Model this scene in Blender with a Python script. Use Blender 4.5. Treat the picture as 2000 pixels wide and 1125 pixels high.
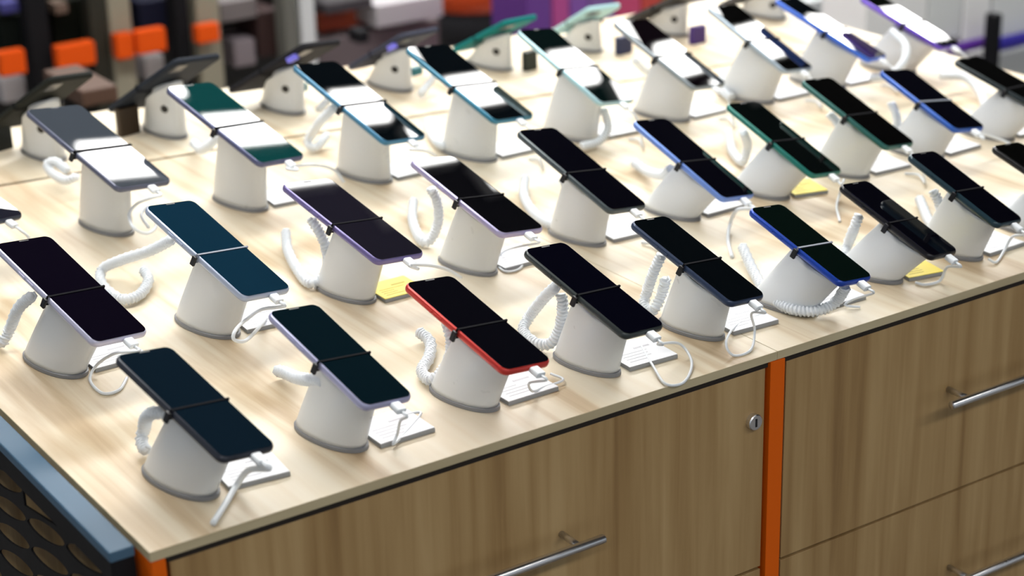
import bpy, bmesh, math, random
from mathutils import Vector, Matrix

for o in list(bpy.data.objects):
    bpy.data.objects.remove(o, do_unlink=True)
scene = bpy.context.scene
COL = scene.collection

# ------------------------------------------------------------------ camera
FOC, PITCH, ROLL, HEAD = 3764.1, 0.3797, -0.0268, 0.5838
CAM = Vector((-0.5204, -1.3453, 0.7909))
fwd = Vector((math.sin(HEAD)*math.cos(PITCH), math.cos(HEAD)*math.cos(PITCH), -math.sin(PITCH)))
r0 = Vector((math.cos(HEAD), -math.sin(HEAD), 0)); u0 = r0.cross(fwd)
right = r0*math.cos(ROLL) + u0*math.sin(ROLL)
up = -r0*math.sin(ROLL) + u0*math.cos(ROLL)
cam_data = bpy.data.cameras.new('camera'); cam = bpy.data.objects.new('camera', cam_data); COL.objects.link(cam)
M = Matrix((right, up, -fwd)).transposed().to_4x4(); M.translation = CAM
cam.matrix_world = M
cam_data.sensor_width = 36; cam_data.lens = FOC/2000*36
cam_data.clip_start = .05; cam_data.clip_end = 60
cam_data.dof.use_dof = True; cam_data.dof.focus_distance = 1.95; cam_data.dof.aperture_fstop = 4.2
scene.camera = cam

# ------------------------------------------------------------------ world and exposure
world = bpy.data.worlds.new('world'); scene.world = world; world.use_nodes = True
bg = world.node_tree.nodes['Background']; bg.inputs[0].default_value = (.85, .93, 1, 1); bg.inputs[1].default_value = .5
scene.view_settings.view_transform = 'Standard'; scene.view_settings.look = 'None'
scene.view_settings.gamma = 1; scene.view_settings.use_curve_mapping = False
scene.view_settings.exposure = 0.20

# fixed copy of the camera pose above, to cast image pixels onto world planes
VIEW_POS = Vector((-0.5204, -1.3453, 0.7909)); VIEW_FOC = 3764.1
VIEW_R, VIEW_U, VIEW_F = Vector((0.82859999, -0.55928761, -0.02488821)), Vector((0.22658243, 0.29437257, 0.92844235)), Vector((0.51193989, 0.77494655, -0.37064185))
def ray(px, py):
    return VIEW_R*((px-1000)/VIEW_FOC) - VIEW_U*((py-562.5)/VIEW_FOC) + VIEW_F
def at_z(px, py, z=0.0):
    d = ray(px, py); return VIEW_POS + d*((z-VIEW_POS.z)/d.z)
def at_y(px, py, y):
    d = ray(px, py); return VIEW_POS + d*((y-VIEW_POS.y)/d.y)

# ------------------------------------------------------------------ materials
MATS = {}
def mat(name, col, rough=.5, metal=0, spec=.5, coat=0, emit=None, strength=0, trans=0, ior=1.45, flat=False):
    if name in MATS: return MATS[name]
    m = bpy.data.materials.new(name); m.use_nodes = True; MATS[name] = m
    b = m.node_tree.nodes['Principled BSDF']
    b.inputs['Base Color'].default_value = (*col, 1); b.inputs['Roughness'].default_value = rough
    b.inputs['Metallic'].default_value = metal; b.inputs['Specular IOR Level'].default_value = spec
    b.inputs['Coat Weight'].default_value = coat; b.inputs['IOR'].default_value = ior
    b.inputs['Transmission Weight'].default_value = trans
    if emit:
        b.inputs['Emission Color'].default_value = (*emit, 1); b.inputs['Emission Strength'].default_value = strength
    if flat: return m
    # faint procedural variation so that no surface is perfectly even
    nt = m.node_tree; tc = nt.nodes.new('ShaderNodeTexCoord'); nz = nt.nodes.new('ShaderNodeTexNoise')
    nz.inputs['Scale'].default_value = 60
    mr = nt.nodes.new('ShaderNodeMapRange'); mr.inputs[3].default_value = max(0, rough-.02); mr.inputs[4].default_value = min(1, rough+.03)
    nt.links.new(tc.outputs['Object'], nz.inputs['Vector']); nt.links.new(nz.outputs['Fac'], mr.inputs[0])
    nt.links.new(mr.outputs[0], b.inputs['Roughness'])
    return m
def wood(name, stops, scale, rough=.4, band=(12, 1.0)):
    m = bpy.data.materials.new(name); m.use_nodes = True; nt = m.node_tree
    b = nt.nodes['Principled BSDF']; b.inputs['Roughness'].default_value = rough
    tc = nt.nodes.new('ShaderNodeTexCoord')
    def noise(sc, detail, dist=0.):
        mp = nt.nodes.new('ShaderNodeMapping'); mp.inputs['Scale'].default_value = sc
        nz = nt.nodes.new('ShaderNodeTexNoise'); nz.inputs['Scale'].default_value = 1; nz.inputs['Detail'].default_value = detail
        nz.inputs['Distortion'].default_value = dist
        nt.links.new(tc.outputs['Object'], mp.inputs[0]); nt.links.new(mp.outputs[0], nz.inputs['Vector']); return nz
    a = noise(scale, 6, .4); c = noise(tuple(s*.22 for s in scale), 3, .3)
    mx = nt.nodes.new('ShaderNodeMix'); mx.inputs[0].default_value = .5
    nt.links.new(a.outputs['Fac'], mx.inputs[2]); nt.links.new(c.outputs['Fac'], mx.inputs[3])
    cr = nt.nodes.new('ShaderNodeValToRGB'); e = cr.color_ramp.elements
    e[0].position, e[0].color = stops[0][0], (*stops[0][1], 1); e[1].position, e[1].color = stops[-1][0], (*stops[-1][1], 1)
    for p, cc in stops[1:-1]:
        n = e.new(p); n.color = (*cc, 1)
    nt.links.new(mx.outputs[0], cr.inputs[0]); nt.links.new(cr.outputs[0], b.inputs['Base Color'])
    bp = nt.nodes.new('ShaderNodeBump'); bp.inputs['Strength'].default_value = .06; bp.inputs['Distance'].default_value = .001
    nt.links.new(a.outputs['Fac'], bp.inputs['Height']); nt.links.new(bp.outputs[0], b.inputs['Normal'])
    MATS[name] = m; return m
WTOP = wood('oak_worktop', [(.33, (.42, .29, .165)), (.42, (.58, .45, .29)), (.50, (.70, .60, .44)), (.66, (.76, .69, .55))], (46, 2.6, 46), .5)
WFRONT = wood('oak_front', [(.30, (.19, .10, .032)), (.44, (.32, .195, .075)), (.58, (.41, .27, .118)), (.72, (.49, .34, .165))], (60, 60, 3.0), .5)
WEDGE = wood('oak_edge', [(.3, (.42, .34, .2)), (.7, (.56, .48, .31))], (9, 60, 60), .5)
WHITE = mat('white_plastic', (.68, .71, .74), .28)
WHITE2 = mat('white_cable', (.80, .84, .88), .35)
GREYR = mat('grey_rubber', (.22, .225, .24), .45)
BLACK = mat('black_plastic', (.008, .008, .010), .35)
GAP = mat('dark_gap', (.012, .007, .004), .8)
ORANGE = mat('orange_panel', (.72, .115, .002), .5, spec=.2)
STEEL = mat('brushed_steel', (.75, .75, .77), .28, 1)
RAIL = mat('blue_grey_painted_steel', (.06, .125, .20), .5, spec=.35)
CARDW = mat('white_card', (.90, .91, .95), .5)
CARDY = mat('yellow_card', (.92, .76, .12), .55)
CARDE = mat('card_edge', (.30, .31, .32), .5)
INK = mat('grey_ink', (.58, .58, .62), .6)
MESHM = mat('black_expanded_steel', (.006, .006, .008), .6, spec=.25)

# ------------------------------------------------------------------ mesh helpers
def link(name, bm, m, parent=None, smooth=False, bevel=0):
    me = bpy.data.meshes.new(name); bmesh.ops.recalc_face_normals(bm, faces=bm.faces); bm.to_mesh(me); bm.free()
    o = bpy.data.objects.new(name, me); COL.objects.link(o)
    for mm in (m if isinstance(m, (list, tuple)) else [m]): me.materials.append(mm)
    if smooth:
        for p in me.polygons: p.use_smooth = True
    if bevel:
        b = o.modifiers.new('bevel', 'BEVEL'); b.width = bevel; b.segments = 3; b.limit_method = 'ANGLE'; b.harden_normals = False
    if parent:
        o.parent = parent
        o.matrix_parent_inverse = parent.matrix_world.inverted()
    return o
def empty(name, loc):
    o = bpy.data.objects.new(name, None); COL.objects.link(o); o.location = loc
    o.empty_display_size = .02; o.matrix_world = Matrix.Translation(Vector(loc)); return o
LABELS = set()
def tag(o, label, cat, group=None, kind=None):
    if label in LABELS: print('DUPLICATE LABEL', label)
    LABELS.add(label)
    o['label'] = label; o['category'] = cat
    if group: o['group'] = group
    if kind: o['kind'] = kind
    return o
def struct(o): o['kind'] = 'structure'; return o
def box(bm, lo, hi, mi=0):
    v = [bm.verts.new((x, y, z)) for x in (lo[0], hi[0]) for y in (lo[1], hi[1]) for z in (lo[2], hi[2])]
    for f in ((0,1,3,2),(4,6,7,5),(0,4,5,1),(2,3,7,6),(0,2,6,4),(1,5,7,3)):
        bm.faces.new([v[i] for i in f]).material_index = mi
def boxm(lo, hi):
    bm = bmesh.new(); box(bm, lo, hi); return bm
def prism(bm, pts, z0, z1):
    a = [bm.verts.new((p[0], p[1], z0)) for p in pts]; b = [bm.verts.new((p[0], p[1], z1)) for p in pts]; n = len(pts)
    bm.faces.new(a[::-1]); bm.faces.new(b)
    for i in range(n): bm.faces.new((a[i], a[(i+1)%n], b[(i+1)%n], b[i]))
def smooth_path(pts, n=10):
    pts = [Vector(p) for p in pts]; P = [pts[0]*2-pts[1]]+pts+[pts[-1]*2-pts[-2]]; out = []
    for i in range(1, len(P)-2):
        a, b, c, d = P[i-1:i+3]
        for k in range(n):
            t = k/n
            out.append(.5*((2*b)+(c-a)*t+(2*a-5*b+4*c-d)*t*t+(3*b-a-3*c+d)*t**3))
    out.append(pts[-1]); return out
def resample(path, step):
    out = [path[0]]; acc = 0
    for a, b in zip(path, path[1:]):
        L = (b-a).length; d = step-acc
        while d <= L and L > 0:
            out.append(a.lerp(b, d/L)); d += step
        acc = (acc+L) % step if step else 0
    out.append(path[-1]); return out
def frames(path):
    fr = []; n = None
    for i, p in enumerate(path):
        t = (path[min(i+1, len(path)-1)]-path[max(i-1, 0)])
        t = t.normalized() if t.length > 1e-9 else Vector((0, 0, 1))
        if n is None:
            n = t.orthogonal().normalized()
        n = (n-t*n.dot(t)).normalized(); fr.append((t, n, t.cross(n)))
    return fr
def tube(bm, path, r, seg=8, cap=True):
    fr = frames(path); rings = []
    for i, (p, (t, n, b)) in enumerate(zip(path, fr)):
        rr = r[i] if isinstance(r, list) else r
        rings.append([bm.verts.new(p+(n*math.cos(a)+b*math.sin(a))*rr) for a in [2*math.pi*k/seg for k in range(seg)]])
    for a, b in zip(rings, rings[1:]):
        for k in range(seg): bm.faces.new((a[k], a[(k+1)%seg], b[(k+1)%seg], b[k]))
    if cap: bm.faces.new(rings[0][::-1]); bm.faces.new(rings[-1])
def rounded_rect(w, l, r, n=6):
    pts = []
    for cx, cy, a0 in ((w/2-r, l/2-r, 0), (-w/2+r, l/2-r, 90), (-w/2+r, -l/2+r, 180), (w/2-r, -l/2+r, 270)):
        for k in range(n+1):
            a = math.radians(a0+90*k/n); pts.append((cx+r*math.cos(a), cy+r*math.sin(a)))
    return pts

# ------------------------------------------------------------------ ceiling lights added out of view for glare, key and fill
CEIL = 1.75
def added_fixture(x0, x1, y0, y1, z, strength, label, lz=None):
    root = empty('added_ceiling_light', ((x0+x1)/2, (y0+y1)/2, z)); tag(root, label, 'added ceiling light')
    bm = boxm((x0-.02, y0-.02, z+.006), (x1+.02, y1+.02, z+.05)); link('housing', bm, mat('light_housing', (.7, .7, .7), .5), root)
    bm = boxm((x0, y0, z), (x1, y1, z+.006)); link('diffuser', bm, mat('diffuser_%g' % strength, (.9, .9, .9), .5, emit=(1, .985, .95), strength=strength), root)
def glare_fixture(cx, cy, ln, wd, strength, label):  # overhead source read from the screen glare, split and shaped per phone
    root = empty('added_ceiling_light', (cx, cy, 1.70)); tag(root, label, 'added ceiling light')
    for nm, g, z0, z1, m in (('housing', .012, 1.706, 1.745, mat('light_housing', (.7, .7, .7), .5)), ('diffuser', 0, 1.700, 1.706, mat('diffuser_short', (.9, .9, .9), .5, emit=(1, .985, .96), strength=strength))):
        bm = boxm((-ln/2-g, -wd/2-g, z0), (ln/2+g, wd/2+g, z1)); bm.transform(Matrix.Translation((cx, cy, 0)) @ Matrix.Rotation(math.radians(23), 4, 'Z'))
        link(nm, bm, m, root)
for i, (cx, cy, ln, wd) in enumerate([(2.15, 2.66, .36, .115), (2.56, 2.635, .36, .10), (3.01, 2.645, .25, .11), (3.40, 2.66, .33, .10), (3.94, 2.635, .26, .12), (4.34, 2.665, .27, .12), (4.78, 2.655, .52, .13), (6.98, 4.07, .75, .19), (7.42, 4.64, .75, .16)]):
    glare_fixture(cx, cy, ln, wd, 24, '%s short slanted ceiling light shaped for the screen glare, counted from the left, outside the picture' % ['first', 'second', 'third', 'fourth', 'fifth', 'sixth', 'seventh', 'eighth', 'ninth'][i])
added_fixture(0.6, 5.2, 3.00, 3.50, 1.70, 31, 'wide linear ceiling light added as back key, beyond the short slanted ones')  # unseen key light added at the back, following the stand shadows
added_fixture(-1.2, 3.4, 0.75, 1.20, 1.70, 12, 'linear ceiling light added as top fill, straight above the counter')  # unseen light added to brighten the worktop from above
added_fixture(-2.5, 2.5, -2.2, -1.9, 1.70, 10, 'linear ceiling light added as front fill, over the aisle')  # unseen light added to fill the drawer fronts and stands

# ------------------------------------------------------------------ room shell
FLOOR = -.90
struct(link('floor', boxm((-6, -5, FLOOR-.1), (12, 9, FLOOR)), mat('grey_floor', (.16, .15, .14), .35)))
struct(link('ceiling', boxm((-6, -5, CEIL+.01), (12, 9, CEIL+.1)), mat('black_ceiling', (.012, .012, .013), .9)))
struct(link('wall_back', boxm((-6, 9, FLOOR), (12, 9.1, CEIL)), mat('dark_wall', (.05, .05, .055), .8)))
struct(link('wall_right', boxm((12, -5, FLOOR), (12.1, 9, CEIL)), mat('grey_wall', (.35, .36, .4), .8)))

# ------------------------------------------------------------------ the counter
XR = 1.66; XP0, XP1 = .679, .6995
def seam_y(x): return 1.046-.125*x
TH = .0095
def top_piece(name, x0, x1, label):
    bm = bmesh.new(); g = .0001
    prism(bm, [(x0+g, 0), (x1-g, 0), (x1-g, seam_y(x1)-.004), (x0+g, seam_y(x0)-.004)], -TH, 0)
    for f in bm.faces:
        f.normal_update()
    bmesh.ops.recalc_face_normals(bm, faces=bm.faces)
    for f in bm.faces:
        if abs(f.normal.z) < .5: f.material_index = 1
    return tag(link(name, bm, [WTOP, WEDGE], bevel=.0007), label, 'worktop')
top_piece('worktop', 0, .689, 'pale oak worktop board on the left half of the counter, up to the orange post')
top_piece('worktop', .689, XR, 'pale oak worktop board on the right half of the counter, beyond the orange post')
bm = bmesh.new()
prism(bm, [(0, seam_y(0)+.005), (XR, seam_y(XR)+.005), (XR, 1.225), (0, 1.27)], -TH, -.0002)
tag(link('worktop', bm, WTOP, bevel=.0007), 'pale oak back worktop behind the thin seam, under the phones that face away', 'worktop')
bm = boxm((.02, seam_y(0)+.02, -.899), (XR-.02, 1.20, -TH-.001))
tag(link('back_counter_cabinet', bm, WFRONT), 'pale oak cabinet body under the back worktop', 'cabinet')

ZD = -.0150
def drawer_unit(x0, x1, label, handles, key=None, seams=()):
    root = empty('drawer_cabinet', ((x0+x1)/2, .3, FLOOR)); tag(root, label, 'drawer cabinet')
    link('carcass', boxm((x0+.001, .020, FLOOR+.002), (x1-.001, seam_y(x1)+.012, -TH-.0006)), GAP, root)
    link('shadow_strip', boxm((x0+.001, .0014, ZD), (x1-.001, .0195, -TH-.0003)), GAP, root)  # near-black filler, paints the shade in the joint under the worktop
    zs = [ZD+.0014]+list(seams)+[FLOOR+.06]
    for i, (a, b) in enumerate(zip(zs, zs[1:])):
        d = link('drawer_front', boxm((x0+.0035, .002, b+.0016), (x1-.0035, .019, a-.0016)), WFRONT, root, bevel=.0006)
        if i < len(handles):
            hx0, hx1, hz = handles[i]
            bm = bmesh.new()
            tube(bm, [Vector((hx0, -.030, hz)), Vector((hx0+.001, -.030, hz)), Vector((hx1-.001, -.030, hz)), Vector((hx1, -.030, hz))], [.0042, .0048, .0048, .0042], 16)
            for px in (hx0+.028, hx1-.028):
                tube(bm, [Vector((px, -.030, hz)), Vector((px, .002, hz))], .0034, 10)
            link('handle', bm, STEEL, d, smooth=True)
        if key and i == 0:
            bm = bmesh.new(); kx, kz = key
            tube(bm, [Vector((kx, .002, kz)), Vector((kx, -.0035, kz)), Vector((kx, -.0045, kz))], [.0088, .0088, .0078], 24)
            k = link('lock', bm, STEEL, d); k['label'] = 'round steel key lock'
            link('keyhole', boxm((kx-.001, -.0050, kz-.0045), (kx+.001, -.0046, kz+.0045)), BLACK, d)
    return root
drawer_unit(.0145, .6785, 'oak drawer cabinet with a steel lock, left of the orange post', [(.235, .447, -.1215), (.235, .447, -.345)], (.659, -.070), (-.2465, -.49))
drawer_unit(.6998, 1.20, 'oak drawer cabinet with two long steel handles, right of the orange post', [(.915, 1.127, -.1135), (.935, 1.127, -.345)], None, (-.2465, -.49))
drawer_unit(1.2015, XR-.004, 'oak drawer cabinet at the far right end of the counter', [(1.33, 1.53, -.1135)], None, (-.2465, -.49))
tag(link('divider_post', boxm((XP0+.0006, -.001, FLOOR+.002), (XP1-.0006, .30, -TH-.0002)), ORANGE, bevel=.0006), 'narrow orange upright panel between the two oak drawer cabinets', 'post')
tag(link('divider_post', boxm((.0005, -.001, FLOOR+.002), (.0135, .30, -TH-.0002)), ORANGE, bevel=.0006), 'narrow orange upright panel at the left end of the counter beside the black frame', 'post')

# the mesh gondola standing against the left end
root = empty('mesh_end_frame', (-.016, .5, FLOOR)); tag(root, 'black mesh frame with blue-grey top rail along the left end of the counter', 'metal frame')
bm = boxm((-.0275, .0195, -.010), (-.0048, 1.05, 0.0)); r = link('top_rail', bm, RAIL, root, bevel=.0015); r['label'] = 'blue-grey top rail'
link('lower_rail', boxm((-.0268, .021, -.030), (-.0052, 1.05, -.0102)), MESHM, root)
link('corner_post', boxm((-.0268, .0205, FLOOR+.002), (-.0052, .042, -.0302)), MESHM, root, bevel=.001)
bm = bmesh.new()
AY, AZ, BZ = .101, .0188, .0300       # spacing of the openings: one step along the side, one step down
NP = 24
def cell_edge(t):                     # point on the outline of one slanted cell at angle t
    q = max(abs(math.cos(t)), abs(math.sin(t)))
    return math.cos(t)/q*.5, math.sin(t)/q*.5
for ci in range(0, 10):
    for cj in range(-12, 34):
        cy = .092+ci*AY; cz = -.040-cj*BZ-ci*AZ+.0
        if cz > -.030-BZ*.2 or cz < FLOOR+.06: continue
        ring_o, ring_i = [], []
        for q in range(NP):
            t = 2*math.pi*q/NP
            a_, b_ = cell_edge(t)
            ring_o.append(bm.verts.new((-.0225, cy+a_*AY, cz+b_*BZ-a_*AZ)))
            h = .5*math.cos(t); v_ = math.copysign(abs(math.sin(t))**1.25, math.sin(t))
            ring_i.append(bm.verts.new((-.0225, cy+h*AY*.97, cz+v_*.0098-h*AZ*1.10)))
        for q in range(NP):
            bm.faces.new((ring_o[q], ring_o[(q+1)%NP], ring_i[(q+1)%NP], ring_i[q]))
bmesh.ops.remove_doubles(bm, verts=bm.verts, dist=.0002)
mi = link('mesh_infill', bm, MESHM, root); sd = mi.modifiers.new('solidify', 'SOLIDIFY'); sd.thickness = .0022
# wooden goods seen through the mesh: the oak side of the counter
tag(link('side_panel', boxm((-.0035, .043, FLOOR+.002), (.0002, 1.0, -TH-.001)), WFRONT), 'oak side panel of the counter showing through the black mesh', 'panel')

# ------------------------------------------------------------------ phones, stands, cords, cables and cards
PHONES = {
    '10': [0.0845, 0.0723, 0.0896, 0.2081, 0.3448, -0.2122, 0.064, 0.1559],
    '11': [0.232, 0.0794, 0.0922, 0.1489, 0.3415, -0.1847, 0.061, 0.1501],
    '12': [0.3773, 0.0741, 0.0883, 0.1344, 0.3085, -0.171, 0.0638, 0.1529],
    '13': [0.5126, 0.0726, 0.0907, 0.1666, 0.3539, -0.1613, 0.0621, 0.15],
    '14': [0.6494, 0.0801, 0.0869, 0.1665, 0.3678, -0.185, 0.0614, 0.148],
    '15': [0.7878, 0.063, 0.0775, 0.1304, 0.3652, -0.1859, 0.0593, 0.1386],
    '16': [0.9236, 0.0708, 0.0729, 0.1796, 0.4032, -0.1963, 0.0601, 0.1363],
    '17': [1.0328, 0.0778, 0.0835, 0.1643, 0.4132, -0.1947, 0.0601, 0.1359],
    '18': [1.1634, 0.0632, 0.0715, 0.1382, 0.3491, -0.1643, 0.0628, 0.1479],
    '20': [0.0978, 0.3844, 0.0926, 0.2445, 0.4023, -0.1796, 0.0701, 0.1698],
    '21': [0.2592, 0.3855, 0.0979, 0.2366, 0.3919, -0.1924, 0.0697, 0.1676],
    '22': [0.4176, 0.3812, 0.0962, 0.2028, 0.3237, -0.1856, 0.0736, 0.1631],
    '23': [0.5697, 0.3703, 0.0947, 0.1512, 0.3214, -0.1888, 0.0704, 0.1614],
    '24': [0.7157, 0.3724, 0.0945, 0.1667, 0.3909, -0.1977, 0.0686, 0.1651],
    '25': [0.8732, 0.3619, 0.0781, 0.1483, 0.4116, -0.2043, 0.0667, 0.1616],
    '26': [1.0097, 0.3552, 0.0783, 0.1417, 0.4035, -0.1877, 0.0659, 0.1544],
    '27': [1.1373, 0.3607, 0.0862, 0.1411, 0.4003, -0.1718, 0.0665, 0.1517],
    '28': [1.2664, 0.359, 0.0797, 0.0439, 0.3524, -0.1755, 0.0643, 0.1444],
    '29': [1.4062, 0.3468, 0.0761, 0.2242, 0.3179, -0.1424, 0.0686, 0.1572],
    '30': [0.1014, 0.7552, 0.1062, 0.5064, 0.4492, -0.2085, 0.0766, 0.1699],
    '31': [0.282, 0.7495, 0.1139, 0.267, 0.3741, -0.1783, 0.0853, 0.179],
    '32': [0.4524, 0.7305, 0.1151, 0.2975, 0.4055, -0.1657, 0.0821, 0.1753],
    '33': [0.6257, 0.7279, 0.1111, 0.2596, 0.4208, -0.1776, 0.0834, 0.1784],
    '34': [0.7856, 0.7175, 0.1097, 0.2234, 0.4093, -0.1719, 0.0835, 0.1766],
    '35': [0.9451, 0.7017, 0.1082, 0.2, 0.4506, -0.1917, 0.0782, 0.1705],
    '36': [1.1032, 0.6984, 0.0991, 0.1954, 0.435, -0.1707, 0.0801, 0.1634],
    '37': [1.2589, 0.6888, 0.0975, 0.1702, 0.448, -0.1763, 0.074, 0.1621],
    '38': [1.3859, 0.6785, 0.0928, 0.3347, 0.418, -0.1661, 0.07, 0.1702],
    '39': [1.5304, 0.664, 0.0829, 0.2523, 0.371, -0.1561, 0.066, 0.1522],
    '40': [0.3341, 1.0865, 0.0856, 3.477, 0.5538, 0.1281, 0.0732, 0.171],
    '41': [0.51, 1.0783, 0.0805, 3.4579, 0.5526, 0.1265, 0.0811, 0.1799],
    '42': [0.6965, 1.0774, 0.0722, 3.5012, 0.5224, 0.141, 0.0787, 0.1787],
    '43': [0.8805, 1.082, 0.0667, 3.2125, 0.4879, 0.0088, 0.0724, 0.1675],
    '44': [1.063, 1.0845, 0.0595, 3.1885, 0.4666, 0.0116, 0.0648, 0.1607],
    '45': [1.2359, 1.0842, 0.0552, 2.9516, 0.4482, -0.0021, 0.0587, 0.1637],
    '46': [1.4043, 1.0786, 0.0541, 3.2923, 0.4607, 0.0642, 0.0727, 0.1645],
    '47': [1.6018, 1.0789, 0.0492, 3.2598, 0.4689, 0.0468, 0.071, 0.1597],
}
# stand base centres
BASE = {'10': (.074, .110), '11': (.227, .112), '12': (.372, .110), '13': (.513, .104), '14': (.653, .111), '15': (.772, .103), '16': (.908, .113), '17': (1.029, .109), '18': (1.152, .108),
 '20': (.082, .427), '21': (.251, .424), '22': (.415, .419), '23': (.567, .407), '24': (.720, .407), '25': (.862, .407), '26': (.997, .399), '27': (1.131, .398), '28': (1.262, .396), '29': (1.392, .394),
 '30': (.112, .79), '31': (.289, .786), '32': (.460, .764), '33': (.638, .762), '34': (.794, .752), '35': (.950, .736), '36': (1.107, .733), '37': (1.258, .728), '38': (1.392, .722), '39': (1.530, .716)}
# frame colour, screen colour with some reflected sheen painted in, wording
PH = {
 '10': ((.03,.035,.05), (.0035,.010,.018), 'dark-edged phone with a blue-black screen at the front left corner of the counter', 'the phone at the front left corner'),
 '11': ((.42,.42,.62), (.002,.008,.012), 'lavender-silver edged phone with a black screen in the front row left of the red one', 'the lavender-silver phone left of the red one'),
 '12': ((.62,.045,.035), (.002,.002,.004), 'bright red edged phone with a black screen in the front row', 'the red edged phone'),
 '13': ((.045,.055,.055), (.001,.001,.004), 'grey edged black phone in the front row just right of the red one', 'the grey edged phone next to the red one'),
 '14': ((.035,.055,.11), (.001,.002,.003), 'navy edged black phone in the front row left of the bright blue one', 'the navy edged phone left of the bright blue one'),
 '15': ((.012,.06,.42), (.001,.004,.003), 'bright royal blue edged phone in the front row above the orange post', 'the royal blue phone above the orange post'),
 '16': ((.012,.012,.016), (.001,.001,.003), 'all black phone with a yellow card below, right of the royal blue one', 'the all black phone right of the royal blue one'),
 '17': ((.02,.05,.07), (.001,.001,.003), 'black phone with dark teal edge near the right side of the front row', 'the dark teal edged phone at the right of the front row'),
 '18': ((.012,.012,.014), (.001,.001,.001), 'black phone cut off by the right picture edge, last of the front row', 'the front row phone cut off at the right'),
 '20': ((.55,.55,.72), (.003,.002,.006), 'silver edged phone with a large black screen cut off at the left, second row', 'the silver edged second row phone at the far left'),
 '21': ((.42,.48,.62), (.004,.022,.042), 'silver edged phone with a petrol blue screen in the second row', 'the petrol blue screened phone'),
 '22': ((.17,.14,.34), (.009,.008,.014), 'dark violet edged phone above the yellow card in the middle of the second row', 'the dark violet edged phone'),
 '23': ((.42,.38,.60), (.002,.002,.003), 'pale lilac edged phone with a black screen in the second row', 'the pale lilac phone'),
 '24': ((.07,.09,.10), (.001,.001,.003), 'graphite edged phone in the second row between the lilac and the light blue one', 'the graphite phone between lilac and light blue'),
 '25': ((.16,.28,.70), (.001,.001,.003), 'light cornflower blue edged phone with a black screen in the second row', 'the cornflower blue phone'),
 '26': ((.012,.17,.14), (.001,.002,.002), 'emerald green edged phone above a yellow card in the second row', 'the emerald green phone above the yellow card'),
 '27': ((.02,.12,.11), (.001,.001,.001), 'dark sea green edged phone in the second row right of the emerald one', 'the dark sea green phone'),
 '28': ((.02,.10,.45), (.001,.001,.003), 'deep blue edged phone towards the right end of the second row', 'the deep blue phone near the right end of the second row'),
 '29': ((.02,.03,.035), (.001,.001,.001), 'all black phone at the upper right picture edge, last of the second row', 'the black phone at the upper right edge'),
 '30': ((.02,.03,.06), (.002,.004,.012), 'dark navy phone of which only the lower corner shows at the left edge', 'the navy phone corner at the left edge'),
 '31': ((.10,.11,.17), (.040,.048,.060), 'phone with a painted grey-blue screen sheen and a white glare, leftmost whole phone of the third row', 'the grey-blue glaring phone'),  # screen base lightened to stand for a reflection of grey surroundings
 '32': ((.09,.10,.20), (.003,.035,.035), 'phone with dark green screen halves around a white glare in the third row', 'the dark green screened phone'),
 '33': ((.05,.20,.34), (.001,.002,.003), 'steel blue edged phone with white glare in the third row', 'the steel blue edged phone'),
 '34': ((.03,.19,.30), (.001,.002,.003), 'teal blue edged phone with white glare in the middle of the third row', 'the teal blue edged phone'),
 '35': ((.40,.62,.68), (.001,.004,.004), 'pale aqua edged phone with white glare in the third row', 'the pale aqua edged third row phone'),
 '36': ((.26,.30,.33), (.002,.001,.002), 'thin grey edged phone with wide white glare in the third row', 'the thin grey edged phone'),
 '37': ((.36,.44,.52), (.001,.001,.001), 'pale blue-grey edged phone with wide white glare near the top of the picture', 'the pale blue-grey edged phone'),
 '38': ((.06,.17,.72), (.001,.002,.003), 'vivid blue edged phone with white glare at the top right', 'the vivid blue phone at the top right'),
 '39': ((.13,.06,.50), (.001,.002,.001), 'violet edged phone with white glare, last of the third row at the top right', 'the violet edged phone'),
 '40': ((.02,.022,.02), (.002,.002,.002), 'black phone facing away in front of the orange strips, leftmost of the back row', 'the leftmost phone facing away'),
 '41': ((.025,.03,.04), (.002,.002,.002), 'black phone facing away behind the dark green screened phone', 'the phone facing away behind the dark green one'),
 '42': ((.02,.02,.024), (.002,.002,.002), 'black phone facing away behind the steel blue phone, with a violet tab', 'the phone facing away behind the steel blue one'),
 '43': ((.05,.055,.08), (.002,.002,.002), 'slate grey phone facing away behind the teal blue phone, with a violet-blue tab', 'the slate grey phone facing away'),
 '44': ((.012,.18,.18), (.002,.002,.002), 'teal green phone facing away in the back row', 'the teal green phone facing away'),
 '45': ((.42,.66,.70), (.002,.002,.002), 'pale aqua phone facing away in the back row', 'the pale aqua phone facing away'),
 '46': ((.06,.06,.06), (.002,.002,.002), 'dark phone with light back facing away, right of the pale aqua one', 'the dark phone facing away right of the pale aqua one'),
 '47': ((.10,.10,.11), (.002,.002,.002), 'grey phone facing away at the top right, cut off by the picture', 'the grey phone facing away at the top'),
}
ROWNAME = {'1': 'front row', '2': 'second row', '3': 'third row', '4': 'back row facing away'}

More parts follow.
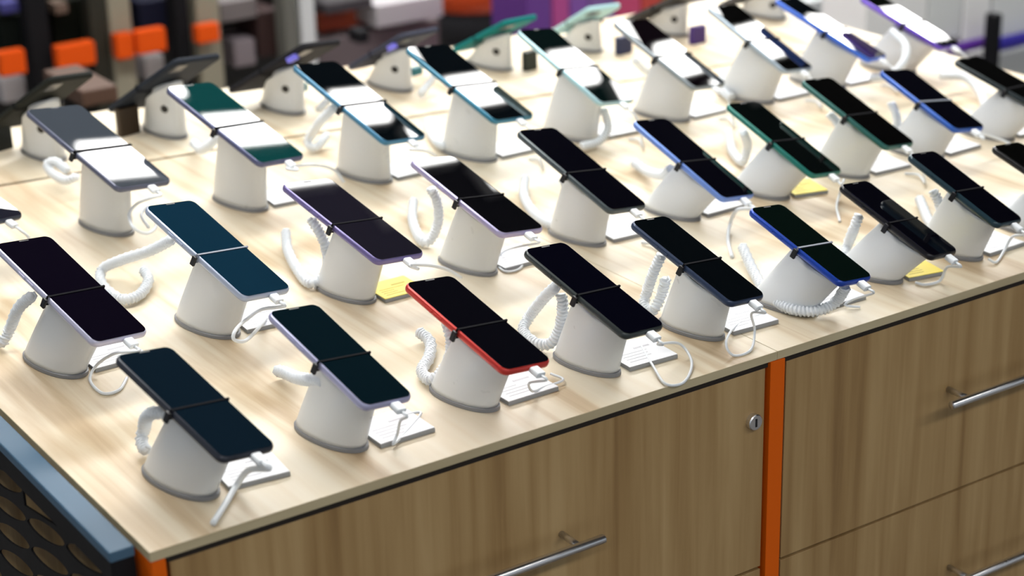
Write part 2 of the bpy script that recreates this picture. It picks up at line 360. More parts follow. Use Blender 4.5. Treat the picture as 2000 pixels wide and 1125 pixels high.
def axes(k):
    x, y, z, yaw, tilt, rl, W, L = PHONES[k]
    w = Vector((math.cos(yaw), math.sin(yaw), 0)); u = Vector((-math.sin(yaw)*math.cos(tilt), math.cos(yaw)*math.cos(tilt), math.sin(tilt)))
    n = w.cross(u); w = w*math.cos(rl)+n*math.sin(rl); n = w.cross(u)
    return Vector((x, y, z)), w, u, n, W, L
PT = .0082
def phone(k):
    c, w, u, n, W, L = axes(k)
    fcol, scol, lab, short = PH[k]
    root = bpy.data.objects.new('smartphone', None); COL.objects.link(root); root.empty_display_size = .02
    Mx = Matrix((w, u, n)).transposed().to_4x4(); Mx.translation = c; root.matrix_world = Mx
    tag(root, lab, 'phone', 'phones in the '+ROWNAME[k[0]])
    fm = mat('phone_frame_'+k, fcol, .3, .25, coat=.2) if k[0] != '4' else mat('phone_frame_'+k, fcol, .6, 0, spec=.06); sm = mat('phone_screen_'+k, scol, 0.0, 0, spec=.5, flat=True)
    def child(name, bm, m, smooth=False, parent=None):
        me = bpy.data.meshes.new(name); bmesh.ops.recalc_face_normals(bm, faces=bm.faces); bm.to_mesh(me); bm.free()
        o = bpy.data.objects.new(name, me); COL.objects.link(o); me.materials.append(m); o.parent = parent or root
        for p in me.polygons: p.use_smooth = smooth
        return o
    # body with rounded long edges
    bm = bmesh.new(); rings = []
    prof = [(-PT, .0030), (-PT+.0008, .0013), (-PT+.0022, .0003), (-PT/2, 0), (-.0022, .0002), (-.0009, .0009), (-.0003, .0018)]
    for z, ins in prof:
        rings.append([bm.verts.new((px, py, z)) for px, py in rounded_rect(W-2*ins, L-2*ins, .0085-ins)])
    for a, b in zip(rings, rings[1:]):
        for i in range(len(a)): bm.faces.new((a[i], a[(i+1)%len(a)], b[(i+1)%len(a)], b[i]))
    bm.faces.new(rings[0][::-1]); bm.faces.new(rings[-1])
    fr = child('frame', bm, fm)
    for p in fr.data.polygons: p.use_smooth = len(p.vertices) == 4
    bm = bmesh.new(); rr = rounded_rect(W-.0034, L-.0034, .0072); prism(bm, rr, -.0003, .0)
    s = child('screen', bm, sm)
    bm = bmesh.new(); prism(bm, rounded_rect(.012, .0014, .0006, 3), .00005, .0002)
    bmesh.ops.translate(bm, vec=(0, L/2-.0035, 0), verts=bm.verts); child('earpiece', bm, mat('earpiece_grey', (.012, .012, .014), .4), parent=s)
    bm = bmesh.new()
    for bx in (.016, .030):
        box(bm, (-W/2-.0006, bx, -PT/2-.0012), (-W/2+.0008, bx+.010, -PT/2+.0012))
    child('side_button', bm, fm)
    bm = bmesh.new(); prism(bm, rounded_rect(.020, .026, .006), -PT-.0012, -PT-.0001)
    bmesh.ops.translate(bm, vec=(W/2-.016, L/2-.020, 0), verts=bm.verts); child('camera_island', bm, BLACK)
    if k in ('42', '43'):
        bm = bmesh.new(); box(bm, (W/2-.004, L/2-.036, -PT-.0075), (W/2+.0045, L/2-.020, -PT-.0002))
        tb = child('security_tab', bm, mat('violet_tab', (.20, .19, .80), .4)); tb['label'] = 'bright violet-blue tab'
    return root

def stand(k):
    c, w, u, n, W, L = axes(k)
    lab, short = PH[k][2:]
    bx, by = BASE[k] if k in BASE else (c.x+.004, c.y+(.030 if k != '47' else .012))
    root = empty('security_stand', (bx, by, 0))
    tag(root, 'white stand under '+short, 'display stand', 'display stands in the '+ROWNAME[k[0]])
    back = k[0] == '4'
    # base ellipse and tilted top ellipse
    yawb = .20 if not back else .12
    sc = {'11': .95, '12': .90, '13': .86, '14': .84, '15': .84, '16': .86, '17': .86, '18': .86, '22': .92, '23': .89, '24': .87, '25': .87, '26': .88, '27': .88, '28': .88, '29': .88}.get(k, 1.0)
    bx += .0016; by += -.0525+.044*sc
    NS = 44
    def ell(t, a, b, e=2.15):
        ct, st = math.cos(t), math.sin(t)
        return a*math.copysign(abs(ct)**(2/e), ct), b*math.copysign(abs(st)**(2/e), st)
    def ground(px, py, z): return Vector((bx+px*math.cos(yawb)-py*math.sin(yawb), by+px*math.sin(yawb)+py*math.cos(yawb), z))
    A, B = .0205*sc, .048*sc
    bm = bmesh.new(); rings = []
    for z, g in ((0, 1.0), (.0005, 1.035), (.0038, 1.035), (.0045, 1.0)):
        rings.append([bm.verts.new(ground(*[q*g for q in ell(2*math.pi*i/NS, A, B)], z)) for i in range(NS)])
    for a, b in zip(rings, rings[1:]):
        for i in range(NS): bm.faces.new((a[i], a[(i+1)%NS], b[(i+1)%NS], b[i]))
    bm.faces.new(rings[0][::-1]); bm.faces.new(rings[-1])
    rg = link('base_ring', bm, GREYR, root, smooth=False); rg['label'] = 'dark grey base ring'
    top_c = c-n*(PT+.0052)+u*(-.020 if not back else -.004)
    ta, tb = min(.0200, W*.33), .037*(.4+.6*sc)
    bm = bmesh.new(); rings = []; K = 14
    sgn = -1 if back else 1
    for j in range(K+1):
        s = j/K
        ring = []
        for i in range(NS):
            t = 2*math.pi*i/NS
            p0 = ground(*ell(t, A*.985, B*.985), .0046)
            e1 = ell(t, ta, tb, 2.15)
            p1 = top_c+w*e1[0]*sgn+u*e1[1]*sgn
            m_ = s**1.05
            p = p0.lerp(p1, m_)
            p.z = p0.z+(p1.z-p0.z)*s
            ring.append(bm.verts.new(p))
        rings.append(ring)
    for a, b in zip(rings, rings[1:]):
        for i in range(NS): bm.faces.new((a[i], a[(i+1)%NS], b[(i+1)%NS], b[i]))
    bm.faces.new(rings[0][::-1]); bm.faces.new(rings[-1])
    bo = link('body', bm, WHITE, root)
    for p in bo.data.polygons: p.use_smooth = len(p.vertices) == 4
    # sensor puck between body and phone
    bm = bmesh.new()
    tube(bm, [top_c+n*.0001, top_c+n*.0050], .0165, 28); link('sensor_head', bm, WHITE, root)
    # clamp band across the phone with a nub on its left edge
    lay = Matrix((w, u, n)).transposed().to_4x4(); lay.translation = c+u*(-L*.045)
    bm = bmesh.new(); hw = .0018 if k[0] == '3' else .0010
    o_ = W/2+.0002
    for lo, hi in (((-o_, -hw, .00015), (o_, hw, .0007)), ((-o_-.0009, -hw, -PT-.0008), (-o_, hw, .0010)), ((o_, -hw, -PT-.0008), (o_+.0009, hw, .0010)), ((-o_-.0009, -hw, -PT-.0016), (o_+.0009, hw, -PT-.0007))):
        box(bm, lo, hi)
    bm.transform(lay)
    bandcol = {'21': 'l', '25': 'd', '28': 'l', '15': 'l'}.get(k, 'd')
    cl = link('clamp_band', bm, mat('grey_band', (.25, .27, .33), .5, spec=.3) if bandcol == 'l' else mat('black_elastic', (.006, .006, .008), .85, spec=.1), root); cl['label'] = 'thin black band round the phone'
    bm = boxm((-o_-.0040, -.0028, -PT-.004), (-o_-.0010, .0028, -.0016)); bm.transform(lay); link('clamp_nub', bm, BLACK, root, bevel=.0006)
    if back:   # round hole in the back of the stand head facing the viewer
        q = bo.data
        hc = ground(0, -.034, .044)
        d = (VIEW_POS-hc).normalized(); d.z = .1; d.normalize()
        cand = min(q.polygons, key=lambda p: (Vector(p.center)-Vector((bx-.012, by-.04, c.z*.55))).length if p.normal.y < 0 else 9)
        pc, pn = Vector(cand.center), Vector(cand.normal)
        bm = bmesh.new(); tube(bm, [pc-pn*.001, pc+pn*.0012], .0055, 18); link('cord_socket', bm, BLACK, root)
    return root

def coil_bm(path, R=.0062, r=.0017, pitch=.0040):
    fine = resample(smooth_path(path, 14), .0007)
    fr = frames(fine)
    bm = bmesh.new()
    tube(bm, resample(smooth_path(path, 10), .004), R-.0016, 10)
    hel = []; s = 0
    for i, (p, (t, nn, b)) in enumerate(zip(fine, fr)):
        a = s/pitch*2*math.pi; s += .0007
        hel.append(p+(nn*math.cos(a)+b*math.sin(a))*(R-r*.75))
    tube(bm, hel[::1], r, 5)
    return bm
CORDS = {   # bends of each coiled cord
    '10': [(0.0644, 0.0907, 0.076), (0.0603, 0.1096, 0.07), (0.0667, 0.144, 0.05), (0.077, 0.1793, 0.022), (0.073, 0.1784, 0.012), (0.0696, 0.1623, 0.009)],
    '11': [(0.2143, 0.0811, 0.068), (0.2189, 0.1176, 0.055), (0.2314, 0.1689, 0.035), (0.2444, 0.2212, 0.018), (0.2503, 0.2479, 0.009)],
    '12': [(0.4105, 0.2409, 0.012), (0.4093, 0.217, 0.009), (0.389, 0.1864, 0.008), (0.3661, 0.1628, 0.008), (0.3607, 0.1366, 0.009), (0.3738, 0.1302, 0.022), (0.3745, 0.1182, 0.05), (0.379, 0.1366, 0.075)],
    '13': [(0.5036, 0.1257, 0.076), (0.5133, 0.1611, 0.05), (0.5169, 0.1933, 0.018), (0.5027, 0.1844, 0.009), (0.495, 0.1546, 0.008), (0.5019, 0.1369, 0.01), (0.5094, 0.1291, 0.026), (0.5116, 0.1251, 0.052), (0.5104, 0.1258, 0.066)],
    '14': [(0.6521, 0.1435, 0.07), (0.6483, 0.1516, 0.05), (0.6506, 0.1678, 0.018), (0.6421, 0.1603, 0.009), (0.6428, 0.1453, 0.009), (0.6529, 0.1442, 0.025), (0.6523, 0.1366, 0.045)],
    '15': [(0.8303, 0.2215, 0.015), (0.8003, 0.1669, 0.009), (0.7687, 0.1065, 0.008), (0.761, 0.0649, 0.008), (0.7766, 0.0423, 0.008), (0.7989, 0.0354, 0.014), (0.7947, 0.0153, 0.04)],
    '16': [(0.9156, 0.1241, 0.062), (0.914, 0.1296, 0.045), (0.9269, 0.1516, 0.016), (0.9133, 0.14, 0.009), (0.9152, 0.1254, 0.008)],
    '17': [(1.0311, 0.1255, 0.066), (1.0371, 0.1187, 0.048), (1.0488, 0.1282, 0.024), (1.0613, 0.1542, 0.01), (1.1184, 0.2293, 0.009)],
    '20': [(0.0658, 0.4124, 0.082), (0.0607, 0.443, 0.06), (0.0614, 0.4797, 0.026), (0.0528, 0.4858, 0.01), (0.0528, 0.5195, 0.009), (0.0674, 0.5791, 0.009)],
    '21': [(0.2448, 0.471, 0.084), (0.2365, 0.5147, 0.06), (0.2255, 0.5735, 0.034), (0.2175, 0.6121, 0.013), (0.2033, 0.5796, 0.008), (0.2025, 0.5266, 0.008), (0.2237, 0.5253, 0.008), (0.2479, 0.5545, 0.01), (0.2529, 0.5775, 0.014)],
    '22': [(0.436, 0.5826, 0.018), (0.4184, 0.5453, 0.01), (0.4003, 0.4891, 0.008), (0.3901, 0.4435, 0.008), (0.4007, 0.4367, 0.01), (0.4108, 0.4339, 0.028), (0.4058, 0.4305, 0.058), (0.4004, 0.4458, 0.08)],
    '23': [(0.6188, 0.5934, 0.014), (0.5879, 0.5454, 0.009), (0.5617, 0.4839, 0.008), (0.5671, 0.472, 0.009), (0.5742, 0.4635, 0.034), (0.5694, 0.4571, 0.062), (0.5632, 0.4582, 0.078)],
    '24': [(0.7762, 0.5801, 0.014), (0.7429, 0.5339, 0.009), (0.7157, 0.4677, 0.008), (0.713, 0.4295, 0.009), (0.7276, 0.4204, 0.02), (0.7241, 0.4054, 0.048), (0.7053, 0.396, 0.076)],
    '25': [(0.9293, 0.5542, 0.01), (0.9175, 0.5129, 0.012), (0.8893, 0.4454, 0.03), (0.8643, 0.3957, 0.056)],
    '26': [(1.1077, 0.5756, 0.012), (1.0644, 0.5176, 0.009), (1.0439, 0.4728, 0.009), (1.0457, 0.4655, 0.032), (1.0173, 0.441, 0.062)],
    '27': [(1.1427, 0.4186, 0.068), (1.1561, 0.4109, 0.048), (1.1753, 0.4296, 0.016), (1.1602, 0.4246, 0.009)],
    '28': [(1.2544, 0.421, 0.062), (1.2602, 0.414, 0.04), (1.2745, 0.4305, 0.012), (1.2621, 0.4292, 0.009)],
    '31': [(0.3054, 0.8986, 0.03), (0.2948, 0.9116, 0.024), (0.2938, 0.9514, 0.022), (0.2977, 0.9813, 0.026), (0.3024, 0.9626, 0.034), (0.3054, 0.9328, 0.03)],
    '32': [(0.4758, 0.8294, 0.07), (0.4767, 0.8688, 0.045), (0.4907, 0.9274, 0.022), (0.5082, 0.9885, 0.012)],
    '33': [(0.6207, 0.7853, 0.09), (0.6216, 0.8246, 0.064), (0.6343, 0.8841, 0.026), (0.6308, 0.8909, 0.012), (0.6362, 0.8753, 0.009), (0.661, 0.8875, 0.02)],
    '34': [(0.8289, 0.8048, 0.06), (0.8239, 0.7896, 0.034), (0.8033, 0.777, 0.012), (0.7737, 0.7717, 0.009), (0.7901, 0.8297, 0.009), (0.8212, 0.8853, 0.009)],
    '35': [(0.9653, 0.6692, 0.05), (0.9708, 0.6653, 0.024), (0.9491, 0.6571, 0.01), (0.9193, 0.6559, 0.009)],
    '36': [(1.1486, 0.8387, 0.05), (1.1826, 0.8657, 0.026), (1.208, 0.881, 0.012)],
    '37': [(1.264, 0.7762, 0.02), (1.2377, 0.749, 0.012), (1.225, 0.7108, 0.009)],
    '38': [(1.4828, 0.6535, 0.075), (1.457, 0.5997, 0.07), (1.4187, 0.5624, 0.06), (1.3922, 0.5629, 0.045), (1.4252, 0.6307, 0.02)],
    '39': [(1.4821, 0.5523, 0.03), (1.5224, 0.5424, 0.022), (1.5039, 0.4923, 0.012), (1.4398, 0.4203, 0.009)],
    '42': [(0.7598, 1.0344, 0.03), (0.7413, 1.0326, 0.02), (0.7197, 1.0217, 0.012)],
    '43': [(0.9133, 1.0154, 0.03), (0.8971, 1.0101, 0.02), (0.8775, 0.999, 0.012)],
}
CABLES = {   # bends of each lead after its plug, and its radius
    '10': ([(0.1108, 0.0321, 0.03), (0.1085, 0.0553, 0.006), (0.0867, 0.0338, 0.0034), (0.0631, 0.0092, 0.0034)], 0.003),
    '11': ([(0.2567, 0.0189, 0.04), (0.2689, 0.0472, 0.012), (0.2628, 0.0451, 0.0042), (0.2927, 0.0655, 0.0042), (0.3186, 0.0876, 0.0042), (0.3011, 0.0924, 0.0042)], 0.0014),
    '12': ([(0.403, 0.0271, 0.034), (0.4239, 0.0532, 0.01), (0.4451, 0.0647, 0.0042), (0.4699, 0.067, 0.0042), (0.4687, 0.0863, 0.0042)], 0.0013),
    '13': ([(0.5477, 0.0152, 0.04), (0.599, 0.0456, 0.016), (0.5968, 0.0239, 0.004), (0.5645, -0.0041, 0.0018), (0.5472, 0.003, 0.0018), (0.5602, 0.0392, 0.004), (0.5813, 0.0866, 0.0042)], 0.0014),
    '14': ([(0.6766, 0.0269, 0.036), (0.6908, 0.0378, 0.01), (0.6665, 0.0156, 0.0018), (0.6442, 0.0164, 0.0018), (0.645, 0.0287, 0.012), (0.6953, 0.0704, 0.0042), (0.7373, 0.0768, 0.0042)], 0.0014),
    '15': ([(0.8264, 0.0349, 0.012), (0.8202, 0.042, 0.0042), (0.8332, 0.0321, 0.0018)], 0.0014),
    '16': ([(0.9522, 0.023, 0.022), (0.9532, 0.0332, 0.003), (0.934, 0.0358, 0.002), (0.9296, 0.0468, 0.002)], 0.0016),
    '17': ([(1.0799, 0.046, 0.022), (1.0774, 0.0542, 0.004), (1.0452, 0.0365, 0.002), (1.0408, 0.0448, 0.0042)], 0.0016),
    '20': ([(0.1061, 0.3059, 0.046), (0.1083, 0.3661, 0.012), (0.0956, 0.3566, 0.002), (0.0931, 0.3195, 0.0018), (0.1091, 0.3164, 0.0018), (0.1276, 0.3391, 0.0018)], 0.0016),
    '21': ([(0.2789, 0.3333, 0.04), (0.2558, 0.32, 0.04), (0.2224, 0.2763, 0.052), (0.2142, 0.2678, 0.046), (0.2308, 0.2779, 0.036), (0.2703, 0.3311, 0.02), (0.3086, 0.3873, 0.0042)], 0.0019),
    '22': ([(0.4263, 0.2805, 0.07), (0.4603, 0.3, 0.056), (0.4964, 0.3219, 0.036), (0.5199, 0.3309, 0.018)], 0.0019),
    '23': ([(0.5912, 0.3228, 0.04), (0.6132, 0.3858, 0.01), (0.6002, 0.3814, 0.0018), (0.5915, 0.3515, 0.0018), (0.6106, 0.3488, 0.0018), (0.6346, 0.3757, 0.003)], 0.0014),
    '25': ([(0.872, 0.2803, 0.034), (0.8803, 0.3025, 0.008), (0.853, 0.2736, 0.002), (0.8222, 0.2296, 0.002)], 0.0022),
    '26': ([(1.0308, 0.2707, 0.04), (1.0578, 0.305, 0.008), (1.0329, 0.2834, 0.002), (1.0006, 0.2433, 0.002)], 0.0017),
    '28': ([(1.3095, 0.3077, 0.035), (1.336, 0.3032, 0.024), (1.3535, 0.2901, 0.014)], 0.0019),
    '31': ([(0.2957, 0.6381, 0.075), (0.2902, 0.6696, 0.06), (0.2794, 0.6712, 0.048), (0.2739, 0.6459, 0.04), (0.2918, 0.6516, 0.028), (0.3159, 0.6797, 0.026), (0.324, 0.716, 0.036), (0.3062, 0.7001, 0.034), (0.3015, 0.6705, 0.028)], 0.002),
    '32': ([(0.478, 0.6522, 0.07), (0.5379, 0.6978, 0.05), (0.5827, 0.7289, 0.026), (0.5944, 0.7253, 0.008)], 0.0019),
    '33': ([(0.6331, 0.6221, 0.07), (0.6791, 0.6547, 0.05), (0.7038, 0.6788, 0.028), (0.6917, 0.7238, 0.012)], 0.0019),
}
CARDS = {}
def rimpt(k):
    b = BASE[k]; return (b[0]+.0016, b[1]-.0525)
YELLOW = ('22', '26', '16')
def card(k):
    if k in ('30', '31', '39'): return
    rx, ry = rimpt(k); dx, dy = {'10': (.027, .002), '11': (.025, -.008), '22': (.021, -.011), '26': (.020, -.004), '16': (.020, -.004), '32': (.026, .001)}.get(k, (.025, -.001))
    yaw = {'11': 0, '10': -.10, '13': -.05, '14': -.06, '26': -.25, '16': -.2}.get(k, -.03+.05*math.sin(int(k)*2.3))
    x0, y0 = rx+dx, ry+dy; w_, l_ = .0585, .056
    if k in ('26', '16'): w_, l_ = .046, .05
    if k == '22': w_, l_ = .052, .05
    root = empty('price_card', (x0, y0, 0)); yel = k in YELLOW
    tag(root, ('yellow price card below ' if yel else 'white price card below ')+PH[k][3], 'price card', 'price cards in the '+ROWNAME[k[0]])
    T = Matrix.Translation((x0, y0, 0)) @ Matrix.Rotation(yaw, 4, 'Z')
    bm = bmesh.new(); prism(bm, [(.0, .0), (w_, 0), (w_, l_), (0, l_)], .0, .0040); bm.transform(T); link('holder', bm, CARDE, root, bevel=.0004)
    bm = bmesh.new(); prism(bm, [(.0, .0006), (w_-.0004, .0006), (w_-.0004, l_-.0004), (0, l_-.0004)], .0041, .0048); bm.transform(T); link('card', bm, CARDY if yel else CARDW, root)
    bm = bmesh.new(); rnd = random.Random(int(k))
    for r_ in range(4):
        yy = l_*.16+r_*l_*.11; xs = w_*.12
        ln = w_*rnd.uniform(.3, .6)
        box(bm, (xs, yy, .00485), (xs+ln, yy+.0009, .0050))
    box(bm, (w_*.5, l_*.62, .00485), (w_*.82, l_*.68, .0050))
    bm.transform(T); link('printed_lines', bm, mat('ink_yellow', (.55, .42, .06), .6) if yel else INK, root)
    return root

def cable(k):
    c, w, u, n, W, L = axes(k); short = PH[k][3]
    p0 = c-u*(L/2+.0004)-n*(PT/2)+w*(W*.09)
    root = empty('charging_cable', p0); tag(root, 'white charging cable of '+short, 'cable', 'charging cables in the '+ROWNAME[k[0]])
    bm = bmesh.new(); prism(bm, rounded_rect(.0115, .0062, .0025, 4), 0, .0115)
    T = Matrix((w, n, -u)).transposed().to_4x4(); T.translation = p0; bm.transform(T)
    link('plug', bm, WHITE2, root, bevel=.0008)
    pe = p0-u*.011
    spec, r = CABLES.get(k, (None, .0016))
    if spec:
        pts = [pe, pe-u*.008]+[Vector(p) for p in spec]
    else:
        d = Vector((-u.x, -u.y, 0)).normalized(); s = w
        pts = [pe, pe-u*.008, pe+d*.014-Vector((0, 0, .014))+s*.006, Vector((pe.x+d.x*.012+s.x*.022, pe.y+d.y*.012+s.y*.022, .0045)), Vector((pe.x+s.x*.040, pe.y+s.y*.040+.012, .0045)), Vector((pe.x+s.x*.036, pe.y+.040, .0022))]
    bm = bmesh.new(); tube(bm, resample(smooth_path(pts, 10), .0025), r, 8); link('lead', bm, WHITE2, root, smooth=True)
    return root

for k in sorted(PHONES):
    phone(k)
    st = stand(k)
    if k in CORDS:
        bm = coil_bm([Vector(p) for p in CORDS[k]])
        co = link('coiled_cord', bm, WHITE2, st, smooth=True); co['label'] = 'white coiled cord'
    if k[0] != '4':
        cable(k); card(k)

# ------------------------------------------------------------------ things between the back stands
def lump(name, px, py, z0, size, m, label, cat, rz=0):
    p = at_z(px, py, z0); bm = bmesh.new(); sx, sy, sz = size
    prism(bm, rounded_rect(sx, sy, min(sx, sy)*.2, 3), 0, sz)
    bm.transform(Matrix.Translation((p.x, p.y, z0)) @ Matrix.Rotation(rz, 4, 'Z'))
    return tag(link(name, bm, m, bevel=.001), label, cat)
NAVY = mat('navy_card', (.02, .03, .09), .5); VIOLET = mat('violet_card', (.05, .02, .16), .5); VTAB = mat('violet_tab', (.18, .16, .75), .4); TEALT = mat('teal_tab', (.01, .16, .20), .4)
lump('price_tag', 1218, 104, 0, (.030, .012, .028), NAVY, 'small dark navy tag standing on the back worktop beside the pale aqua phone', 'price tag', .1)
lump('price_tag', 1362, 84, 0, (.030, .012, .028), VIOLET, 'small dark violet tag standing on the back worktop behind the thin grey edged phone', 'price tag', .1)
lump('price_tag', 1035, 136, 0, (.024, .012, .030), mat('black_green_card', (.01, .02, .015), .5), 'small black-green tag standing at the left of the pale aqua third row phone', 'price tag', .1)
lump('price_tag', 252, 262, 0, (.034, .012, .040), mat('brown_card', (.035, .02, .008), .5), 'small dark brown tag standing behind the grey-blue glaring phone', 'price tag', .2)
lump('price_tag', 6, 292, 0, (.028, .012, .036), mat('black_card', (.01, .012, .01), .5), 'small black tag on the back worktop at the left picture edge', 'price tag', .2)
lump('security_tab', 593, 178, .012, (.012, .008, .012), TEALT, 'small blue-teal tab beside the upper end of the steel blue phone', 'tab', .2)
lump('security_tab', 812, 146, .012, (.022, .012, .012), TEALT, 'small green-teal tab beside the upper end of the teal blue phone', 'tab', .2)

# ------------------------------------------------------------------ blurred shop background
def slab(name, x0, y0, x1, y1, Y, depth, m, label, cat, group=None, kind=None):
    ym = (y0+y1)/2
    a = at_y(x0, ym, Y); b = at_y(x1, ym, Y); xm = (x0+x1)/2
    zt = at_y(xm, y0, Y).z; zb = at_y(xm, y1, Y).z
    return (a.x, Y, zb), (b.x, Y+depth, zt)
def thing_box(name, rect, Y, depth, m, label, cat, group=None, bevel=.004, down=None, upto=None):
    lo, hi = slab(name, *rect, Y, depth, m, label, cat)
    if down is not None: lo = (lo[0], lo[1], down)
    if upto is not None: hi = (hi[0], hi[1], upto)
    return tag(link(name, boxm(lo, hi), m, bevel=bevel), label, cat, group)
DK = mat('black_steel', (.006, .006, .008), .7, spec=.2); GREYP = mat('grey_post', (.27, .25, .19), .5); WPOST = mat('pale_post', (.62, .64, .66), .5)
OR2 = mat('orange_strip', (.75, .085, .004), .6, spec=.2); WB = mat('white_carton', (.42, .40, .42), .6); GB = mat('greyish_carton', (.16, .14, .145), .6)
NV = mat('navy_carton', (.006, .007, .022), .7, spec=.2); BR = mat('brown_carton', (.16, .10, .07), .6)
YB = 2.6
# shelf unit posts
posts = [((58, 0, 100, 160), DK, 'black'), ((180, 0, 214, 170), mat('olive_post', (.02, .02, .014), .5), 'dark olive'), ((218, 0, 262, 170), GREYP, 'beige'), ((345, 0, 372, 120), DK, 'thin black'),
         ((384, 0, 430, 70), GREYP, 'second beige'), ((588, 0, 616, 70), WPOST, 'white'), ((556, 0, 584, 100), mat('grey_mid', (.13, .13, .115), .5), 'grey')]
where = ['between the two leftmost orange strips', 'right of the second orange strip', 'crossing the middle orange strips', 'left of the small orange strip', 'behind the small orange strip', 'in the blurred centre left', 'beside the white post']
for (rc, m, nm), wh in zip(posts, where):
    thing_box('shelf_post', rc, YB-.06, .05, m, '%s upright shelf post %s' % (nm, wh), 'shelf post', 'shelf posts in the blurred background', down=FLOOR+.001, upto=.9)
strips = [((0, 100, 52, 148), 'at the left picture edge'), ((112, 86, 188, 132), 'second from the left picture edge'), ((228, 66, 262, 116), 'over the beige post'), ((268, 58, 326, 104), 'widest of the middle pair'), ((386, 48, 430, 84), 'small one right of the middle pair')]
for rc, wh in strips:
    thing_box('price_rail', rc, YB-.10, .03, OR2, 'orange price strip on the blurred shelf, %s' % wh, 'price strip', 'orange price strips in the blurred background')
thing_box('price_rail', (622, 22, 728, 56), YB+.1, .03, mat('faded_orange', (.34, .055, .02), .6), 'faded orange-red strip in the blurred background centre left', 'price strip', 'orange price strips in the blurred background')
cart = [((4, 152, 52, 200), WB, 'white carton below the leftmost orange strip'), ((236, 116, 268, 170), WB, 'narrow white carton below the middle orange strips'), ((284, 108, 322, 160), WB, 'second white carton below the middle orange strips'),
        ((458, 78, 500, 130), mat('mauve_carton', (.20, .17, .19), .6), 'mauve-grey carton left of the phone facing away'), ((624, 58, 860, 150), mat('mauve_big', (.13, .105, .11), .7), 'wide mauve-grey carton behind the phones facing away'),
        ((735, 0, 866, 44), WB, 'pale grey carton at the top, left of the orange garment'), ((700, 60, 722, 85), DK, 'small black carton on the mauve carton'), ((636, 0, 728, 22), mat('mauve_dark', (.04, .035, .04), .7), 'dark mauve carton at the top edge left of centre'),
        ((430, 0, 502, 40), GB, 'grey carton at the top edge above the third phone facing away'), ((505, 20, 550, 110), mat('maroon_carton', (.03, .012, .012), .6), 'dark maroon carton beside the grey post'),
        ((104, 0, 178, 84), mat('very_dark_carton', (.004, .005, .003), .8, spec=.1), 'near-black carton above the second orange strip'), ((0, 30, 56, 98), mat('very_dark_carton2', (.004, .006, .005), .8, spec=.1), 'near-black carton above the leftmost orange strip'),
        ((4, 4, 40, 26), mat('blue_carton', (.05, .05, .22), .6), 'small dark blue carton at the top left corner'), ((272, 0, 340, 56), NV, 'dark navy carton above the middle orange strips'), ((108, 6, 134, 28), mat('tan_spot', (.12, .08, .06), .6), 'small tan carton high on the dark left shelf')]
for i, (rc, m, lb) in enumerate(cart):
    off = {'small black carton on the mauve carton': -.12, 'small dark blue carton at the top left corner': -.02, 'small tan carton high on the dark left shelf': -.06}.get(lb, 0)
    thing_box('carton', rc, YB+(.05 if 'mauve-grey carton behind' in lb else 0)+off, .12 if not off else .05, m, lb, 'carton', 'cartons in the blurred background')
# shelf boards behind everything on the left
a = at_y(-40, 130, YB+.22); b = at_y(880, 60, YB+.22)
root = empty('shelf_unit', ((a.x+b.x)/2, YB+.3, FLOOR)); tag(root, 'dark blurred shelf unit across the background on the left', 'shelf')
link('back_panel', boxm((a.x-.3, YB+.40, FLOOR+.001), (b.x, YB+.43, 1.0)), mat('shelf_back', (.02, .019, .018), .8), root)
for zz in (-.52, -.16, .22):
    link('shelf_board', boxm((a.x-.3, YB+.18, zz-.02), (b.x, YB+.399, zz)), mat('shelf_board_dark', (.03, .028, .026), .6), root)
# brown low box right behind the back counter
lo = at_z(150, 195, -.02); hi = at_z(236, 150, -.02)
thing_box('carton', (160, 172, 232, 205), 1.72, .18, mat('kraft_carton', (.09, .05, .035), .7), 'brown cardboard carton behind the grey-blue glaring phone', 'carton', 'cartons in the blurred background')
# person in the aisle: black trousers and orange top, only the middle showing
p = at_y(955, 20, 3.6)
def body(name, pts, m, parent):
    bm = bmesh.new(); rings = []
    for (cx, cy, z, rx, ry) in pts:
        rings.append([bm.verts.new((p.x+cx+rx*math.cos(a), 3.6+cy+ry*math.sin(a), z)) for a in [2*math.pi*i/28 for i in range(28)]])
    for a, b in zip(rings, rings[1:]):
        for i in range(28): bm.faces.new((a[i], a[(i+1)%28], b[(i+1)%28], b[i]))
    bm.faces.new(rings[0][::-1]); bm.faces.new(rings[-1]); return link(name, bm, m, parent, smooth=True)
zt = at_y(955, 22, 3.6).z+.05
pr = empty('person', (p.x, 3.6, FLOOR)); tag(pr, 'person in black trousers and orange top in the blurred aisle, only the waist showing', 'person')
bd = body('body', [(0, 0, zt-.16, .13, .09), (0, 0, zt-.05, .155, .11), (0, 0, zt+.10, .15, .10), (0, 0, zt+.32, .17, .11), (0, 0, zt+.46, .19, .10), (0, 0, zt+.55, .07, .06), (0, 0, zt+.62, .055, .055), (0, 0, zt+.66, .075, .085), (0, 0, zt+.74, .085, .10), (0, 0, zt+.82, .07, .08), (0, 0, zt+.86, .02, .03)], mat('skin', (.45, .26, .18), .6), pr)
body('orange_top', [(0, 0, zt-.02, .185, .135), (0, 0, zt+.05, .182, .130), (0, 0, zt+.15, .17, .12), (0, 0, zt+.32, .185, .125), (0, 0, zt+.45, .205, .115), (0, 0, zt+.52, .09, .075)], mat('orange_cloth', (.50, .050, .002), .8), pr)
body('black_trousers', [(0, 0, FLOOR+.06, .12, .09), (0, 0, FLOOR+.35, .15, .11), (0, 0, zt-.22, .175, .125), (0, 0, zt-.03, .178, .128), (0, 0, zt, .170, .120)], mat('black_cloth', (.006, .006, .009), .9), pr)
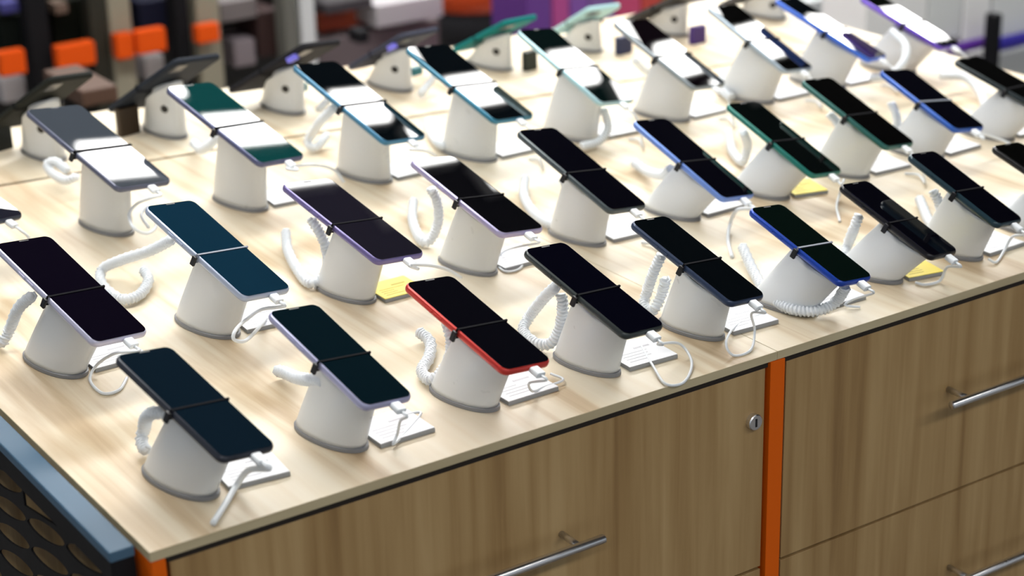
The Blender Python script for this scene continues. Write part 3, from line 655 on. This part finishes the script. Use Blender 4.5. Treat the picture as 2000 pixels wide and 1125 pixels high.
for sx in (-.07, .07):
    bm = bmesh.new(); prism(bm, rounded_rect(.09, .25, .04), FLOOR+.001, FLOOR+.06)
    bmesh.ops.translate(bm, vec=(p.x+sx, 3.56, 0), verts=bm.verts); link('shoe', bm, BLACK, pr, bevel=.01)
# colourful packaging at the top centre
pk = [((1030, 0, 1078, 60), mat('pack_purple', (.11, .03, .22), .6), 'deep purple packaging'), ((1080, 0, 1112, 44), mat('pack_magenta', (.36, .05, .22), .6), 'magenta packaging left of the rose one'), ((1114, 0, 1150, 50), mat('pack_violet', (.17, .06, .30), .6), 'violet packaging behind the pale aqua phone'),
      ((1152, 0, 1202, 70), mat('pack_dusk', (.15, .07, .25), .6), 'dusky violet packaging right of the pale aqua phone top'), ((1204, 0, 1252, 40), mat('pack_rose', (.42, .04, .12), .6), 'rose red packaging'), ((1254, 0, 1292, 30), mat('pack_red', (.40, .04, .03), .6), 'dark red packaging'),
      ((1336, 0, 1382, 44), mat('pack_indigo', (.06, .03, .16), .6), 'indigo packaging behind the dark phone facing away'), ((1296, 0, 1334, 30), mat('pack_amber', (.25, .12, .04), .6), 'amber brown packaging')]
for rc, m, lb in pk:
    thing_box('package', rc, 2.2, .15, m, lb+', blurred at the top centre', 'package', 'colourful packages at the top centre', down=-.75, upto=-.02)
rk = [((1500, 0, 1560, 60), mat('rack_brown', (.05, .03, .03), .6), 'dark brown carton left of the vivid blue phone'), ((1640, 0, 1690, 40), mat('rack_black', (.02, .015, .02), .6), 'black carton between the vivid blue and the violet phone'),
      ((1384, 0, 1498, 90), mat('rack_grey', (.30, .30, .31), .6), 'grey carton at the top right of centre'), ((1562, 0, 1638, 120), mat('rack_grey2', (.33, .35, .36), .6), 'blue-grey carton behind the vivid blue phone')]
for rc, m, lb in rk:
    thing_box('carton', rc, 2.25, .15, m, lb, 'carton', 'cartons in the blurred background', down=-.85)
# pale display boxes behind the right end with a violet and blue price rail
PB = mat('pale_box', (.80, .80, .80), .6); PB2 = mat('pale_box2', (.66, .68, .68), .6)
bx_ = [(1692, 1812, PB), (1815, 1880, PB2), (1884, 1936, PB), (1944, 2010, PB2), (2014, 2080, PB)]
nm = ['widest', 'second', 'third', 'fourth', 'last']
for (a_, b_, m), s_ in zip(bx_, nm):
    thing_box('display_box', (a_, -60, b_, 78), 1.62, .14, m, '%s pale grey box from the left above the violet rail at the right' % s_, 'box', 'pale boxes above the violet rail', down=None)
    thing_box('display_box', (a_, 100, b_, 330), 1.62, .14, m, '%s pale grey box from the left below the violet rail at the right' % s_, 'box', 'pale boxes below the violet rail', down=FLOOR+.002)
thing_box('price_rail', (1860, 81, 1946, 98), 1.59, .02, mat('violet_rail', (.10, .02, .30), .5), 'violet price rail among the pale boxes at the right', 'price strip')
thing_box('price_rail', (1948, 66, 2060, 88), 1.59, .02, mat('blue_rail', (.03, .02, .32), .5), 'deep blue price rail at the upper right picture edge', 'price strip')
thing_box('shelf_post', (1936, 30, 1952, 240), 1.54, .03, DK, 'thin black post in front of the pale boxes at the right', 'shelf post', down=FLOOR+.001)
